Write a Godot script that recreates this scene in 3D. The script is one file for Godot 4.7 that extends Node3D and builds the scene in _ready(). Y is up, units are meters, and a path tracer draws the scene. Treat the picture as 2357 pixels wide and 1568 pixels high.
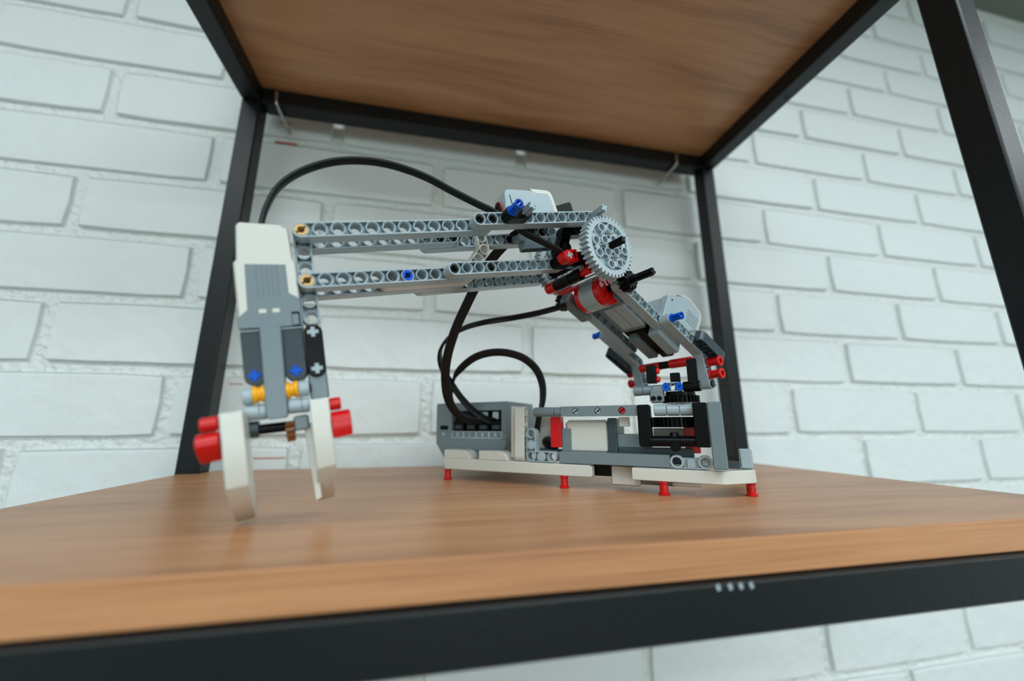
extends Node3D
# A robot arm of plastic construction beams standing on a wood and black steel shelf before a white brick wall.

const U := 0.008   # one hole spacing of the construction set, in metres
const MM := 0.001
const WALL_Z := -455.0

var M := {}
var robot: Node3D
var cache := {}
var rng := RandomNumberGenerator.new()

# ---------------------------------------------------------------- mesh builder
class MB:
	var v := PackedVector3Array()
	var n := PackedVector3Array()
	var uv := PackedVector2Array()
	var xf := Transform3D()
	var s := 0.008
	func _init(scale_ := 0.008) -> void:
		s = scale_
	func at(x: float, y: float, z: float, b := Basis()) -> MB:
		xf = Transform3D(b, Vector3(x, y, z))
		return self
	func tri(a: Vector3, b: Vector3, c: Vector3, na: Vector3, nb: Vector3, nc: Vector3) -> void:
		var f := (b - a).cross(c - a)
		if f.length_squared() < 1e-14:
			return
		if f.dot(na + nb + nc) > 0.0:
			var t := b; b = c; c = t
			t = nb; nb = nc; nc = t
		for p in [a, b, c]:
			v.append((xf * p) * s)
		for q in [na, nb, nc]:
			n.append((xf.basis * q).normalized())
	func quad(a: Vector3, b: Vector3, c: Vector3, d: Vector3, nn: Vector3) -> void:
		tri(a, b, c, nn, nn, nn)
		tri(a, c, d, nn, nn, nn)
	func quads(a: Vector3, b: Vector3, c: Vector3, d: Vector3, na: Vector3, nb: Vector3, nc: Vector3, nd: Vector3) -> void:
		tri(a, b, c, na, nb, nc)
		tri(a, c, d, na, nc, nd)
	func flat(pts: Array, out: Vector3) -> void:
		var f: Vector3 = (pts[1] - pts[0]).cross(pts[2] - pts[0]).normalized()
		if f.dot(out) < 0.0:
			f = -f
		for i in range(1, pts.size() - 1):
			tri(pts[0], pts[i], pts[i + 1], f, f, f)
	func box(lo: Vector3, hi: Vector3, b := 0.04) -> void:
		var c := (lo + hi) * 0.5
		var h := (hi - lo) * 0.5
		b = minf(b, minf(h.x, minf(h.y, h.z)) * 0.9)
		for ax in 3:
			var e := Vector3.ZERO; e[ax] = 1.0
			var p := (ax + 1) % 3
			var q := (ax + 2) % 3
			for sg in [-1.0, 1.0]:
				var f := []
				for w in [[-1, -1], [1, -1], [1, 1], [-1, 1]]:
					var t := c
					t[ax] += sg * h[ax]; t[p] += w[0] * (h[p] - b); t[q] += w[1] * (h[q] - b)
					f.append(t)
				quad(f[0], f[1], f[2], f[3], e * sg)
			for s1 in [-1.0, 1.0]:
				for s2 in [-1.0, 1.0]:
					var pts := []
					for w in [[-1, 0], [1, 0], [1, 1], [-1, 1]]:
						var t := c
						t[ax] += w[0] * (h[ax] - b)
						t[p] += s1 * (h[p] - (b if w[1] == 1 else 0.0))
						t[q] += s2 * (h[q] - (0.0 if w[1] == 1 else b))
						pts.append(t)
					var np := Vector3.ZERO; np[p] = s1
					var nq := Vector3.ZERO; nq[q] = s2
					quads(pts[0], pts[1], pts[2], pts[3], np, np, nq, nq)
		for sx in [-1.0, 1.0]:
			for sy in [-1.0, 1.0]:
				for sz in [-1.0, 1.0]:
					var k := c + Vector3(sx * h.x, sy * h.y, sz * h.z)
					tri(k - Vector3(0, sy * b, sz * b), k - Vector3(sx * b, 0, sz * b), k - Vector3(sx * b, sy * b, 0), Vector3(sx, 0, 0), Vector3(0, sy, 0), Vector3(0, 0, sz))
	func holed(c: Vector3, hw: float, hh: float, r: float, depth: float) -> void:   # a block with a round hole, seen from +z
		var seg := 32
		for i in seg:
			var pr := []
			var ir := []
			for k in 2:
				var a := TAU * (i + k) / seg
				var d := Vector3(cos(a), sin(a), 0)
				var t := minf(hw / maxf(absf(d.x), 1e-5), hh / maxf(absf(d.y), 1e-5))
				pr.append(c + d * t)
				ir.append(c + d * r)
			quad(ir[0], ir[1], pr[1], pr[0], Vector3.BACK)
			var dn := Vector3(0, 0, -depth)
			quads(ir[0], ir[1], ir[1] + dn, ir[0] + dn, c - ir[0], c - ir[1], c - ir[1], c - ir[0])
		for y in [-1.0, 1.0]:
			quad(c + Vector3(-hw, y * hh, 0), c + Vector3(hw, y * hh, 0), c + Vector3(hw, y * hh, -depth), c + Vector3(-hw, y * hh, -depth), Vector3(0, y, 0))
		for x in [-1.0, 1.0]:
			quad(c + Vector3(x * hw, -hh, 0), c + Vector3(x * hw, hh, 0), c + Vector3(x * hw, hh, -depth), c + Vector3(x * hw, -hh, -depth), Vector3(x, 0, 0))
	func ring(p0: Vector3, ax: Vector3, r0: float, h0: float, r1: float, h1: float, seg := 24, a0 := 0.0, a1 := TAU, inward := false) -> void:
		ax = ax.normalized()
		var x := ax.cross(Vector3.UP if absf(ax.y) < 0.9 else Vector3.RIGHT).normalized()
		var y := ax.cross(x)
		var dl := Vector2(r1 - r0, h1 - h0).normalized()
		for i in seg:
			var ta := a0 + (a1 - a0) * i / seg
			var tb := a0 + (a1 - a0) * (i + 1) / seg
			var da := x * cos(ta) + y * sin(ta)
			var db := x * cos(tb) + y * sin(tb)
			var na := da * dl.y - ax * dl.x
			var nb := db * dl.y - ax * dl.x
			if inward:
				na = -na; nb = -nb
			quads(p0 + da * r0 + ax * h0, p0 + db * r0 + ax * h0, p0 + db * r1 + ax * h1, p0 + da * r1 + ax * h1, na, nb, nb, na)
	func lathe(p0: Vector3, ax: Vector3, prof: Array, seg := 24, a0 := 0.0, a1 := TAU) -> void:
		for i in prof.size() - 1:
			ring(p0, ax, prof[i].x, prof[i].y, prof[i + 1].x, prof[i + 1].y, seg, a0, a1)
	func cyl(p0: Vector3, p1: Vector3, r: float, seg := 24, b := 0.03) -> void:
		var h := (p1 - p0).length()
		lathe(p0, p1 - p0, [Vector2(0, 0), Vector2(r - b, 0), Vector2(r, b), Vector2(r, h - b), Vector2(r - b, h), Vector2(0, h)], seg)
	func tube(p0: Vector3, p1: Vector3, ro: float, ri: float, seg := 24) -> void:
		var h := (p1 - p0).length()
		var b := 0.02
		lathe(p0, p1 - p0, [Vector2(ri, h), Vector2(ri, 0), Vector2(ro - b, 0), Vector2(ro, b), Vector2(ro, h - b), Vector2(ro - b, h), Vector2(ri, h)], seg)
	func slit_tube(p0: Vector3, p1: Vector3, ro: float, ri: float, gap := 0.35) -> void:
		var h := (p1 - p0).length()
		for k in 2:
			lathe(p0, p1 - p0, [Vector2(ri, h), Vector2(ri, 0), Vector2(ro, 0), Vector2(ro, h), Vector2(ri, h)], 12, k * PI + gap * 0.5 + 0.6, k * PI + PI - gap * 0.5 + 0.6)
	func prism(poly: Array, z0: float, z1: float, b := 0.03) -> void:
		var c := poly.size()
		var area := 0.0
		for i in c:
			area += poly[i].x * poly[(i + 1) % c].y - poly[(i + 1) % c].x * poly[i].y
		var p := poly.duplicate()
		if area < 0:
			p.reverse()
		var ins := PackedVector2Array()
		var en := []
		for i in c:
			var d: Vector2 = (p[(i + 1) % c] - p[i]).normalized()
			en.append(Vector2(d.y, -d.x))
		for i in c:
			var a: Vector2 = en[(i + c - 1) % c]
			var e: Vector2 = en[i]
			var m := (a + e) / maxf(1.0 + a.dot(e), 0.3)
			ins.append(p[i] - m * b)
		var idx := Geometry2D.triangulate_polygon(ins)
		for k in range(0, idx.size(), 3):
			for zz in [[z0, -1.0], [z1, 1.0]]:
				var nn := Vector3(0, 0, zz[1])
				var q := []
				for j in 3:
					q.append(Vector3(ins[idx[k + j]].x, ins[idx[k + j]].y, zz[0]))
				tri(q[0], q[1], q[2], nn, nn, nn)
		for i in c:
			var j := (i + 1) % c
			var na := Vector3(en[i].x, en[i].y, 0)
			var n0 := na
			var n1 := na
			var pr: Vector2 = en[(i + c - 1) % c]
			var nx: Vector2 = en[j]
			if pr.dot(en[i]) > 0.8:
				n0 = Vector3(pr.x + en[i].x, pr.y + en[i].y, 0).normalized()
			if nx.dot(en[i]) > 0.8:
				n1 = Vector3(nx.x + en[i].x, nx.y + en[i].y, 0).normalized()
			quads(Vector3(p[i].x, p[i].y, z0 + b), Vector3(p[j].x, p[j].y, z0 + b), Vector3(p[j].x, p[j].y, z1 - b), Vector3(p[i].x, p[i].y, z1 - b), n0, n1, n1, n0)
			for zz in [[z0, z0 + b, -1.0], [z1, z1 - b, 1.0]]:
				var up := Vector3(0, 0, zz[2])
				quads(Vector3(p[i].x, p[i].y, zz[1]), Vector3(p[j].x, p[j].y, zz[1]), Vector3(ins[j].x, ins[j].y, zz[0]), Vector3(ins[i].x, ins[i].y, zz[0]), n0, n1, up, up)
	func sweep(pts: Array, rw: float, rh: float, wide: Vector3, seg := 14) -> void:
		var cnt := pts.size()
		var rows := []
		for i in cnt:
			var t: Vector3 = (pts[mini(i + 1, cnt - 1)] - pts[maxi(i - 1, 0)]).normalized()
			var w := (wide - t * wide.dot(t)).normalized()
			var h := t.cross(w)
			var row := []
			for k in seg + 1:
				var a := TAU * k / seg
				var ca := signf(cos(a)) * pow(absf(cos(a)), 0.6)
				var sa := signf(sin(a)) * pow(absf(sin(a)), 0.75)
				var groove := 1.0 - 0.16 * exp(-pow(ca / 0.16, 2.0))
				row.append([pts[i] + w * ca * rw + h * sa * rh * groove, (w * cos(a) / rw + h * sin(a) / rh).normalized()])
			rows.append(row)
		for i in cnt - 1:
			for k in seg:
				var a = rows[i][k]; var b = rows[i][k + 1]; var c = rows[i + 1][k + 1]; var d = rows[i + 1][k]
				quads(a[0], b[0], c[0], d[0], a[1], b[1], c[1], d[1])
	func mesh() -> ArrayMesh:
		var arr := []
		arr.resize(Mesh.ARRAY_MAX)
		arr[Mesh.ARRAY_VERTEX] = v
		arr[Mesh.ARRAY_NORMAL] = n
		var m := ArrayMesh.new()
		m.add_surface_from_arrays(Mesh.PRIMITIVE_TRIANGLES, arr)
		return m

# ---------------------------------------------------------------- helpers
func tag(o: Node, label: String, category := "", group := "", kind := "") -> Node:
	if label: o.set_meta("label", label)
	if category: o.set_meta("category", category)
	if group: o.set_meta("group", group)
	if kind: o.set_meta("kind", kind)
	return o

func put(called: String, mesh: Mesh, mat: Material, parent: Node, t := Transform3D(), label := "") -> MeshInstance3D:
	var o := MeshInstance3D.new()
	o.name = called
	o.mesh = mesh
	o.material_override = mat
	parent.add_child(o, true)
	o.transform = t
	if label: o.set_meta("label", label)
	return o

func base(called: String, where: Vector3) -> Node3D:
	var o := Node3D.new()
	o.name = called
	add_child(o, true)
	o.position = where
	return o

func v2(a: Array) -> Array:
	var r := []
	for i in range(0, a.size(), 2):
		r.append(Vector2(a[i], a[i + 1]))
	return r

func smooth_path(pts: Array, per := 8) -> Array:
	var r := []
	for i in pts.size() - 1:
		var p0: Vector3 = pts[maxi(i - 1, 0)]
		var p3: Vector3 = pts[mini(i + 2, pts.size() - 1)]
		for k in per:
			r.append((pts[i] as Vector3).cubic_interpolate(pts[i + 1], p0, p3, float(k) / per))
	r.append(pts[-1])
	return r

# frames of the robot: origin in mm, axes x (along), y (up), z (towards the viewer), in hole spacings
var FR := {
	"A": [Vector3(-62.7, 88.7, -179.1), Vector3(0.93736, 0.26013, -0.23171), Vector3(-0.24561, 0.96518, 0.09), Vector3(0.24705, -0.02745, 0.96861)],
	"L": [Vector3(-58.129, 64.805, -180.943), Vector3(0.89656, 0.26629, -0.35394), Vector3(-0.25029, 0.96387, 0.09116), Vector3(0.36543, 0.00686, 0.93082)],
	"G": [Vector3(-62.7, 88.7, -179.1), Vector3(0.95072, 0.20014, -0.23682), Vector3(-0.18736, 0.97938, 0.07554), Vector3(0.24705, -0.02745, 0.96861)],
	"B": [Vector3(71.351, -21.675, -280.974), Vector3(0.79028, 0.0, 0.61274), Vector3(0, 1, 0), Vector3(-0.61274, 0.0, 0.79028)],
	"F": [Vector3(108.848, 91.214, -246.691), Vector3(0.82058, -0.47446, -0.31865), Vector3(0.43944, 0.88025, -0.17901), Vector3(0.36543, 0.00686, 0.93082)],
	"W": [Vector3.ZERO, Vector3.RIGHT, Vector3.UP, Vector3.BACK],
}

func fr(k: String, x := 0.0, y := 0.0, z := 0.0, b := Basis()) -> Transform3D:
	var f: Array = FR[k]
	var t := Transform3D(Basis(f[1], f[2], f[3]).orthonormalized(), f[0] * MM)
	return robot.transform.affine_inverse() * t * Transform3D(b, Vector3(x, y, z) * U)

func rotz(deg: float) -> Basis: return Basis(Vector3.BACK, deg_to_rad(deg))
func rotx(deg: float) -> Basis: return Basis(Vector3.RIGHT, deg_to_rad(deg))
func roty(deg: float) -> Basis: return Basis(Vector3.UP, deg_to_rad(deg))

# ---------------------------------------------------------------- construction-set pieces
func beam_into(m: MB, holes: int) -> void:
	var hh := 0.47
	var ri := 0.325
	var rr := 0.42
	var ht := 0.485
	var c := 0.03
	var L := holes - 1.0
	for sg in [-1.0, 1.0]:
		var f: float = ht * sg
		var nz := Vector3(0, 0, sg)
		var pd: float = f - sg * 0.42
		for i in holes:
			var o := Vector3(i, 0, 0)
			m.ring(o + Vector3(0, 0, f), nz, rr, 0.002, 0.375, 0.002, 28)
			m.ring(o + Vector3(0, 0, f), nz, 0.375, 0.0, 0.375, -0.1, 28, 0, TAU, false)
			m.ring(o + Vector3(0, 0, f), nz, 0.375, -0.1, ri, -0.1, 28)
			m.ring(o + Vector3(0, 0, pd), nz, rr, 0.0, rr, 0.42, 28)
		for y in [-1.0, 1.0]:
			m.quad(Vector3(0, y * 0.375, f), Vector3(L, y * 0.375, f), Vector3(L, y * (hh - c), f), Vector3(0, y * (hh - c), f), nz)
			m.quad(Vector3(0, y * 0.375, f), Vector3(L, y * 0.375, f), Vector3(L, y * 0.37, pd), Vector3(0, y * 0.37, pd), Vector3(0, -y, 0))
			m.quads(Vector3(0, y * (hh - c), f), Vector3(L, y * (hh - c), f), Vector3(L, y * hh, f - sg * c), Vector3(0, y * hh, f - sg * c), nz, nz, Vector3(0, y, 0), Vector3(0, y, 0))
		for i in holes - 1:
			m.quad(Vector3(i + 0.34, -0.37, pd), Vector3(i + 0.66, -0.37, pd), Vector3(i + 0.66, 0.37, pd), Vector3(i + 0.34, 0.37, pd), nz)
		for e in [[0.0, 1.0], [L, -1.0]]:   # rounded ends
			for k in 14:
				var a := PI * 0.5 + PI * k / 14
				var b := PI * 0.5 + PI * (k + 1) / 14
				var da := Vector3(cos(a) * e[1], sin(a), 0)
				var db := Vector3(cos(b) * e[1], sin(b), 0)
				var o := Vector3(e[0], 0, f)
				m.quad(o + da * 0.42, o + db * 0.42, o + db * (hh - c), o + da * (hh - c), nz)
				m.quads(o + da * (hh - c), o + db * (hh - c), o + db * hh - nz * c, o + da * hh - nz * c, nz, nz, db, da)
				if sg > 0:
					m.quads(o + da * hh - nz * c, o + db * hh - nz * c, o + db * hh - nz * (2 * ht - c), o + da * hh - nz * (2 * ht - c), da, db, db, da)
	for i in holes:
		m.ring(Vector3(i, 0, -ht + 0.1), Vector3.BACK, ri, 0, ri, 2 * ht - 0.2, 28, 0, TAU, true)
	for y in [-1.0, 1.0]:
		m.quad(Vector3(0, y * hh, -ht + c), Vector3(L, y * hh, -ht + c), Vector3(L, y * hh, ht - c), Vector3(0, y * hh, ht - c), Vector3(0, y, 0))

func beam(holes: int) -> Mesh:
	var k := "beam%d" % holes
	if not cache.has(k):
		var m := MB.new()
		beam_into(m, holes)
		cache[k] = m.mesh()
	return cache[k]

func bent(segs: Array) -> Mesh:   # each: [x, y, degrees, holes]
	var m := MB.new()
	var i := 0
	for sg in segs:
		m.at(sg[0], sg[1], 0.004 * i, rotz(sg[2]))
		beam_into(m, sg[3])
		i += 1
	return m.mesh()

func plus_poly(r := 0.29, w := 0.11) -> Array:
	return v2([w, r, -w, r, -w, w, -r, w, -r, -w, -w, -w, -w, -r, w, -r, w, -w, r, -w, r, w, w, w])

func axle(length: float) -> Mesh:
	var m := MB.new()
	m.prism(plus_poly(), 0, length, 0.03)
	return m.mesh()

func pin_mesh(length: float) -> Mesh:   # free end at z = length
	var m := MB.new()
	m.slit_tube(Vector3(0, 0, 0.12), Vector3(0, 0, length), 0.30, 0.19)
	m.tube(Vector3(0, 0, length - 0.10), Vector3(0, 0, length), 0.325, 0.19)
	m.tube(Vector3(0, 0, 0), Vector3(0, 0, 0.14), 0.375, 0.19)
	m.ring(Vector3(0, 0, 0.05), Vector3.BACK, 0.19, 0, 0.0, 0, 16)
	return m.mesh()

func pin_end() -> Mesh:   # what shows of a pin inside its hole
	var m := MB.new()
	m.slit_tube(Vector3(0, 0, -0.9), Vector3(0, 0, 0), 0.33, 0.2, 0.45)
	m.ring(Vector3(0, 0, -0.05), Vector3.BACK, 0.38, 0, 0.32, 0, 24)
	return m.mesh()

func bush(length: float, r := 0.43, flange := 0.46, hole := 0.24) -> Mesh:
	var m := MB.new()
	m.lathe(Vector3.ZERO, Vector3.BACK, [Vector2(0, length - 0.3), Vector2(hole, length - 0.3), Vector2(hole, length), Vector2(flange - 0.03, length), Vector2(flange, length - 0.03), Vector2(flange, length - 0.16), Vector2(r * 0.78, length - 0.2), Vector2(r * 0.78, 0.05), Vector2(r, 0.0), Vector2(0, 0)], 24)
	return m.mesh()

func cog(teeth: int, r: float, rin: float, z0: float, z1: float) -> MB:
	var m := MB.new()
	var cnt := teeth * 4
	var rt := r + 0.12
	var rb := r - 0.14
	var o := []
	var q := []
	for i in cnt:
		var ph := i % 4
		var ang: float = TAU * (i / 4 + [0.0, 0.26, 0.45, 0.82][ph]) / teeth
		var rad: float = rb if ph < 2 else rt
		o.append(Vector2(cos(ang), sin(ang)) * rad)
		q.append(Vector2(cos(ang), sin(ang)) * rin)
	for i in cnt:
		var j := (i + 1) % cnt
		for zz in [[z0, -1.0], [z1, 1.0]]:
			m.quad(Vector3(o[i].x, o[i].y, zz[0]), Vector3(o[j].x, o[j].y, zz[0]), Vector3(q[j].x, q[j].y, zz[0]), Vector3(q[i].x, q[i].y, zz[0]), Vector3(0, 0, zz[1]))
		var d: Vector2 = (o[j] - o[i]).normalized()
		var nn := Vector3(d.y, -d.x, 0)
		m.quad(Vector3(o[i].x, o[i].y, z0), Vector3(o[j].x, o[j].y, z0), Vector3(o[j].x, o[j].y, z1), Vector3(o[i].x, o[i].y, z1), nn)
		m.quads(Vector3(q[i].x, q[i].y, z0), Vector3(q[j].x, q[j].y, z0), Vector3(q[j].x, q[j].y, z1), Vector3(q[i].x, q[i].y, z1), -Vector3(q[i].x, q[i].y, 0).normalized(), -Vector3(q[j].x, q[j].y, 0).normalized(), -Vector3(q[j].x, q[j].y, 0).normalized(), -Vector3(q[i].x, q[i].y, 0).normalized())
	return m

func big_gear(t: Transform3D, near: bool) -> void:
	var m := cog(40, 2.48, 1.98, -0.9, -0.1)
	for zz in [-0.62, -0.34]:
		m.ring(Vector3(0, 0, zz), Vector3.BACK, 0.0 if near else 0.3, 0.0, 1.99, 0.0, 48, 0, TAU, zz > -0.5)
	var at := []
	for i in [-1.5, -0.5, 0.5, 1.5]:
		for j in [-1.5, -0.5, 0.5, 1.5]:
			if absf(i) + absf(j) < 2.6:
				at.append(Vector2(i, j))
	for p in at:
		m.tube(Vector3(p.x, p.y, -0.62), Vector3(p.x, p.y, 0.0), 0.385, 0.285, 22)
		m.tube(Vector3(p.x, p.y, -0.98), Vector3(p.x, p.y, -0.62), 0.385, 0.285, 22)
	m.box(Vector3(-0.24, -0.24, -0.5), Vector3(0.24, 0.24, -0.02), 0.02)
	for k in 4:
		var b := rotz(90.0 * k)
		m.at(0, 0, 0, b)
		m.box(Vector3(-0.14, 1.25, -0.5), Vector3(0.14, 1.75, -0.03), 0.02)
		m.box(Vector3(-0.14, 0.25, -0.5), Vector3(0.14, 0.6, -0.03), 0.02)
		m.box(Vector3(0.3, 0.86, -0.5), Vector3(0.7, 1.14, -0.03), 0.02)
		m.box(Vector3(-0.7, 0.86, -0.5), Vector3(-0.3, 1.14, -0.03), 0.02)
		m.box(Vector3(-0.23, 0.77, -0.5), Vector3(0.23, 1.23, -0.02), 0.02)
		m.at(0, 0, 0, rotz(90.0 * k + 45.0))
		m.box(Vector3(1.75, -0.05, -0.5), Vector3(1.99, 0.05, -0.15), 0.01)
	m.at(0, 0, 0)
	var g := put("spur_gear", m.mesh(), M.lgrey, robot, t, "large light grey gear wheel with round holes" if near else "")
	var h := MB.new()
	for p in [Vector2(0, 1), Vector2(0, -1), Vector2(1, 0), Vector2(-1, 0), Vector2.ZERO]:
		h.at(p.x, p.y, 0)
		h.prism(plus_poly(0.27, 0.09), -0.4, 0.006, 0.003)
		for sg in [-1.0, 1.0]:
			if absf(p.y) > 0.5:
				h.box(Vector3(sg * 0.42 - 0.2, -0.03, -0.4), Vector3(sg * 0.42 + 0.2, 0.03, 0.006), 0.003)
			elif absf(p.x) > 0.5:
				h.box(Vector3(-0.03, sg * 0.42 - 0.2, -0.4), Vector3(0.03, sg * 0.42 + 0.2, 0.006), 0.003)
	for p in at:
		h.at(p.x, p.y, 0)
		h.ring(Vector3(0, 0, -0.55), Vector3.BACK, 0.285, 0, 0, 0, 18)
	put("axle_hole", h.mesh(), M.dgrey, g)

func small_gear(t: Transform3D, mat: Material, teeth := 12, r := 0.75) -> void:
	var m := cog(teeth, r, 0.24, -0.78, -0.18)
	for k in 2:
		var p := cog(teeth, r * 0.86, 0.24, -0.92 + k * 0.74, -0.78 + k * 0.74)
		m.v.append_array(p.v); m.n.append_array(p.n)
	m.tube(Vector3(0, 0, -1.0), Vector3(0, 0, 0.0), 0.4, 0.24)
	put("pinion_gear", m.mesh(), mat, robot, t)

func bx(called: String, mat: Material, t: Transform3D, lo: Vector3, hi: Vector3, b := 0.05, parent: Node = null) -> MeshInstance3D:
	var m := MB.new()
	m.box(lo, hi, b)
	return put(called, m.mesh(), mat, parent if parent else robot, t)

func rod(called: String, mat: Material, t: Transform3D, p0: Vector3, p1: Vector3, r: float, b := 0.04) -> MeshInstance3D:
	var m := MB.new()
	m.cyl(p0, p1, r, 28, b)
	return put(called, m.mesh(), mat, robot, t)

# ---------------------------------------------------------------- materials
func plastic(c: Color, rough := 0.32) -> StandardMaterial3D:
	var m := StandardMaterial3D.new()
	m.albedo_color = c
	m.roughness = rough
	m.metallic_specular = 0.5
	return m

func wood_image(seed_: int, dark: Color, mid: Color, light: Color) -> ImageTexture:
	var w := 1024
	var h := 512
	var n1 := FastNoiseLite.new(); n1.seed = seed_; n1.frequency = 0.004; n1.fractal_octaves = 3
	var n2 := FastNoiseLite.new(); n2.seed = seed_ + 5; n2.frequency = 0.02; n2.fractal_octaves = 2
	var n3 := FastNoiseLite.new(); n3.seed = seed_ + 9; n3.frequency = 0.05; n3.fractal_octaves = 3
	var im := Image.create(w, h, false, Image.FORMAT_RGB8)
	var field := func(x: float, y: float) -> float:
		var warp := n1.get_noise_2d(x * 0.45, y) * 30.0
		var a := n2.get_noise_2d(x * 0.09, (y + warp) * 1.9) * 0.5 + 0.5
		return a * 0.55 + 0.22 + n3.get_noise_2d(x * 0.1, y * 7.0) * 0.3 + n1.get_noise_2d(x * 0.4 + 900.0, y * 2.0) * 0.35
	for y in h:
		var fy := clampf((y - (h - 60.0)) / 60.0, 0.0, 1.0)
		for x in w:
			var t: float = field.call(x, y)
			var fx := clampf((x - (w - 140.0)) / 140.0, 0.0, 1.0)
			if fx > 0.0: t = lerpf(t, field.call(x - w, y), fx)
			if fy > 0.0:
				var t2: float = field.call(x, y - h)
				if fx > 0.0: t2 = lerpf(t2, field.call(x - w, y - h), fx)
				t = lerpf(t, t2, fy)
			t = clampf(t, 0.0, 1.0)
			im.set_pixel(x, y, dark.lerp(mid, t * 2.0) if t < 0.5 else mid.lerp(light, t * 2.0 - 1.0))
	return ImageTexture.create_from_image(im)

func noise_tex(freq: float, seed_: int, oct := 4) -> NoiseTexture2D:
	var t := NoiseTexture2D.new()
	t.width = 512; t.height = 512; t.seamless = true
	var n := FastNoiseLite.new(); n.frequency = freq; n.seed = seed_; n.fractal_octaves = oct
	t.noise = n
	return t

func make_materials() -> void:
	M.lgrey = plastic(Color(0.635, 0.705, 0.73), 0.3)
	M.dgrey = plastic(Color(0.20, 0.265, 0.29), 0.33)
	M.slate = plastic(Color(0.10, 0.195, 0.23), 0.35)
	M.mgrey = plastic(Color(0.445, 0.51, 0.53), 0.33)
	M.black = plastic(Color(0.035, 0.042, 0.045), 0.3)
	M.black.metallic_specular = 0.28
	M.white = plastic(Color(0.83, 0.835, 0.80), 0.32)
	M.red = plastic(Color(0.80, 0.035, 0.04), 0.28)
	M.blue = plastic(Color(0.0, 0.35, 0.82), 0.36)
	M.blue.metallic_specular = 0.3
	M.yellow = plastic(Color(0.96, 0.68, 0.06), 0.3)
	M.tan = plastic(Color(0.87, 0.73, 0.48), 0.35)
	M.brown = plastic(Color(0.52, 0.33, 0.17), 0.4)
	M.rubber = plastic(Color(0.035, 0.06, 0.07), 0.4)
	M.rubber.metallic_specular = 0.4
	M.chrome = plastic(Color(0.75, 0.74, 0.72), 0.3); M.chrome.metallic = 0.9
	M.print = plastic(Color(0.85, 0.9, 0.92), 0.5)
	M.steel = plastic(Color(0.065, 0.083, 0.088), 0.38)
	M.steel.metallic_specular = 0.42
	M.steel.heightmap_enabled = true
	M.steel.heightmap_texture = noise_tex(0.05, 3, 3)
	M.steel.heightmap_scale = 0.006
	M.steel.uv1_triplanar = true
	M.steel.uv1_world_triplanar = true
	M.steel.uv1_scale = Vector3.ONE * 12.0
	M.chip = plastic(Color(0.62, 0.68, 0.7), 0.4)
	M.wood = StandardMaterial3D.new()
	M.wood.albedo_texture = wood_image(11, Color(0.61, 0.415, 0.275), Color(0.75, 0.535, 0.365), Color(0.81, 0.61, 0.44))
	M.wood.roughness = 0.36
	M.wood.metallic_specular = 0.5
	M.wood.uv1_triplanar = true
	M.wood.uv1_world_triplanar = true
	M.wood.uv1_triplanar_sharpness = 20.0
	M.wood.uv1_scale = Vector3(1.6, 3.6, 3.6)
	M.wood.uv1_offset = Vector3(0.13, 0.31, 0.07)
	M.paint = StandardMaterial3D.new()
	M.paint.albedo_color = Color(0.90, 0.93, 0.925)
	M.paint.roughness = 0.6
	M.paint.heightmap_enabled = true
	M.paint.heightmap_texture = noise_tex(0.012, 21, 5)
	M.paint.heightmap_scale = 0.12
	M.paint.uv1_triplanar = true
	M.paint.uv1_world_triplanar = true
	M.paint.uv1_scale = Vector3.ONE * 5.0
	M.mortar = M.paint.duplicate()
	M.mortar.albedo_color = Color(0.90, 0.925, 0.91)
	M.mortar.heightmap_texture = noise_tex(0.035, 8, 5)
	M.mortar.heightmap_scale = 0.3
	M.ceiling = plastic(Color(0.5, 0.52, 0.48), 0.9)
	M.room = plastic(Color(0.78, 0.8, 0.79), 0.9)
	M.floor = plastic(Color(0.45, 0.43, 0.4), 0.6)
	M.lampcase = plastic(Color(0.8, 0.8, 0.8), 0.5)
	M.glow = StandardMaterial3D.new()
	M.glow.albedo_color = Color(0.9, 0.92, 0.92)
	M.glow.emission_enabled = true
	M.glow.emission = Color(0.95, 1.0, 1.0)
	M.glow.emission_energy_multiplier = 2.0

# ---------------------------------------------------------------- the place
func lamp(x: float, z: float, label: String, power: float) -> void:
	var o := base("ceiling_light", Vector3(x, 0.92, z))
	tag(o, label, "lamp", "ceiling light panels")
	var m := MB.new(MM)
	for s in [-1.0, 1.0]:
		m.box(Vector3(-510, -26, s * 85 - 8), Vector3(510, 0, s * 85 + 8), 3)
		m.box(Vector3(s * 510 - 8, -26, -77), Vector3(s * 510 + 8, 0, 77), 3)
	put("frame", m.mesh(), M.lampcase, o)
	var g := MB.new(MM)
	g.box(Vector3(-502, -20, -77), Vector3(502, -6, 77), 2)
	put("diffuser", g.mesh(), M.glow, o)
	var l := AreaLight3D.new()
	l.name = "panel_light"
	l.area_size = Vector2(1.0, 0.15)
	l.light_energy = power
	l.light_color = Color(0.94, 0.98, 1.0)
	l.shadow_enabled = true
	l.area_range = 12.0
	o.add_child(l, true)
	l.position = Vector3(0, -0.03, 0)
	l.rotation_degrees = Vector3(-90, 0, 0)

const LAMPS := [0.86, 0.8, 1.0]
const WINDOW := 2.0

func slab(called: String, lo: Vector3, hi: Vector3, mat: Material, label: String) -> MeshInstance3D:
	var m := MB.new(MM)
	m.box(lo, hi, 1)
	var o := put(called, m.mesh(), mat, self)
	tag(o, label, "", "", "structure")
	return o

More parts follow.
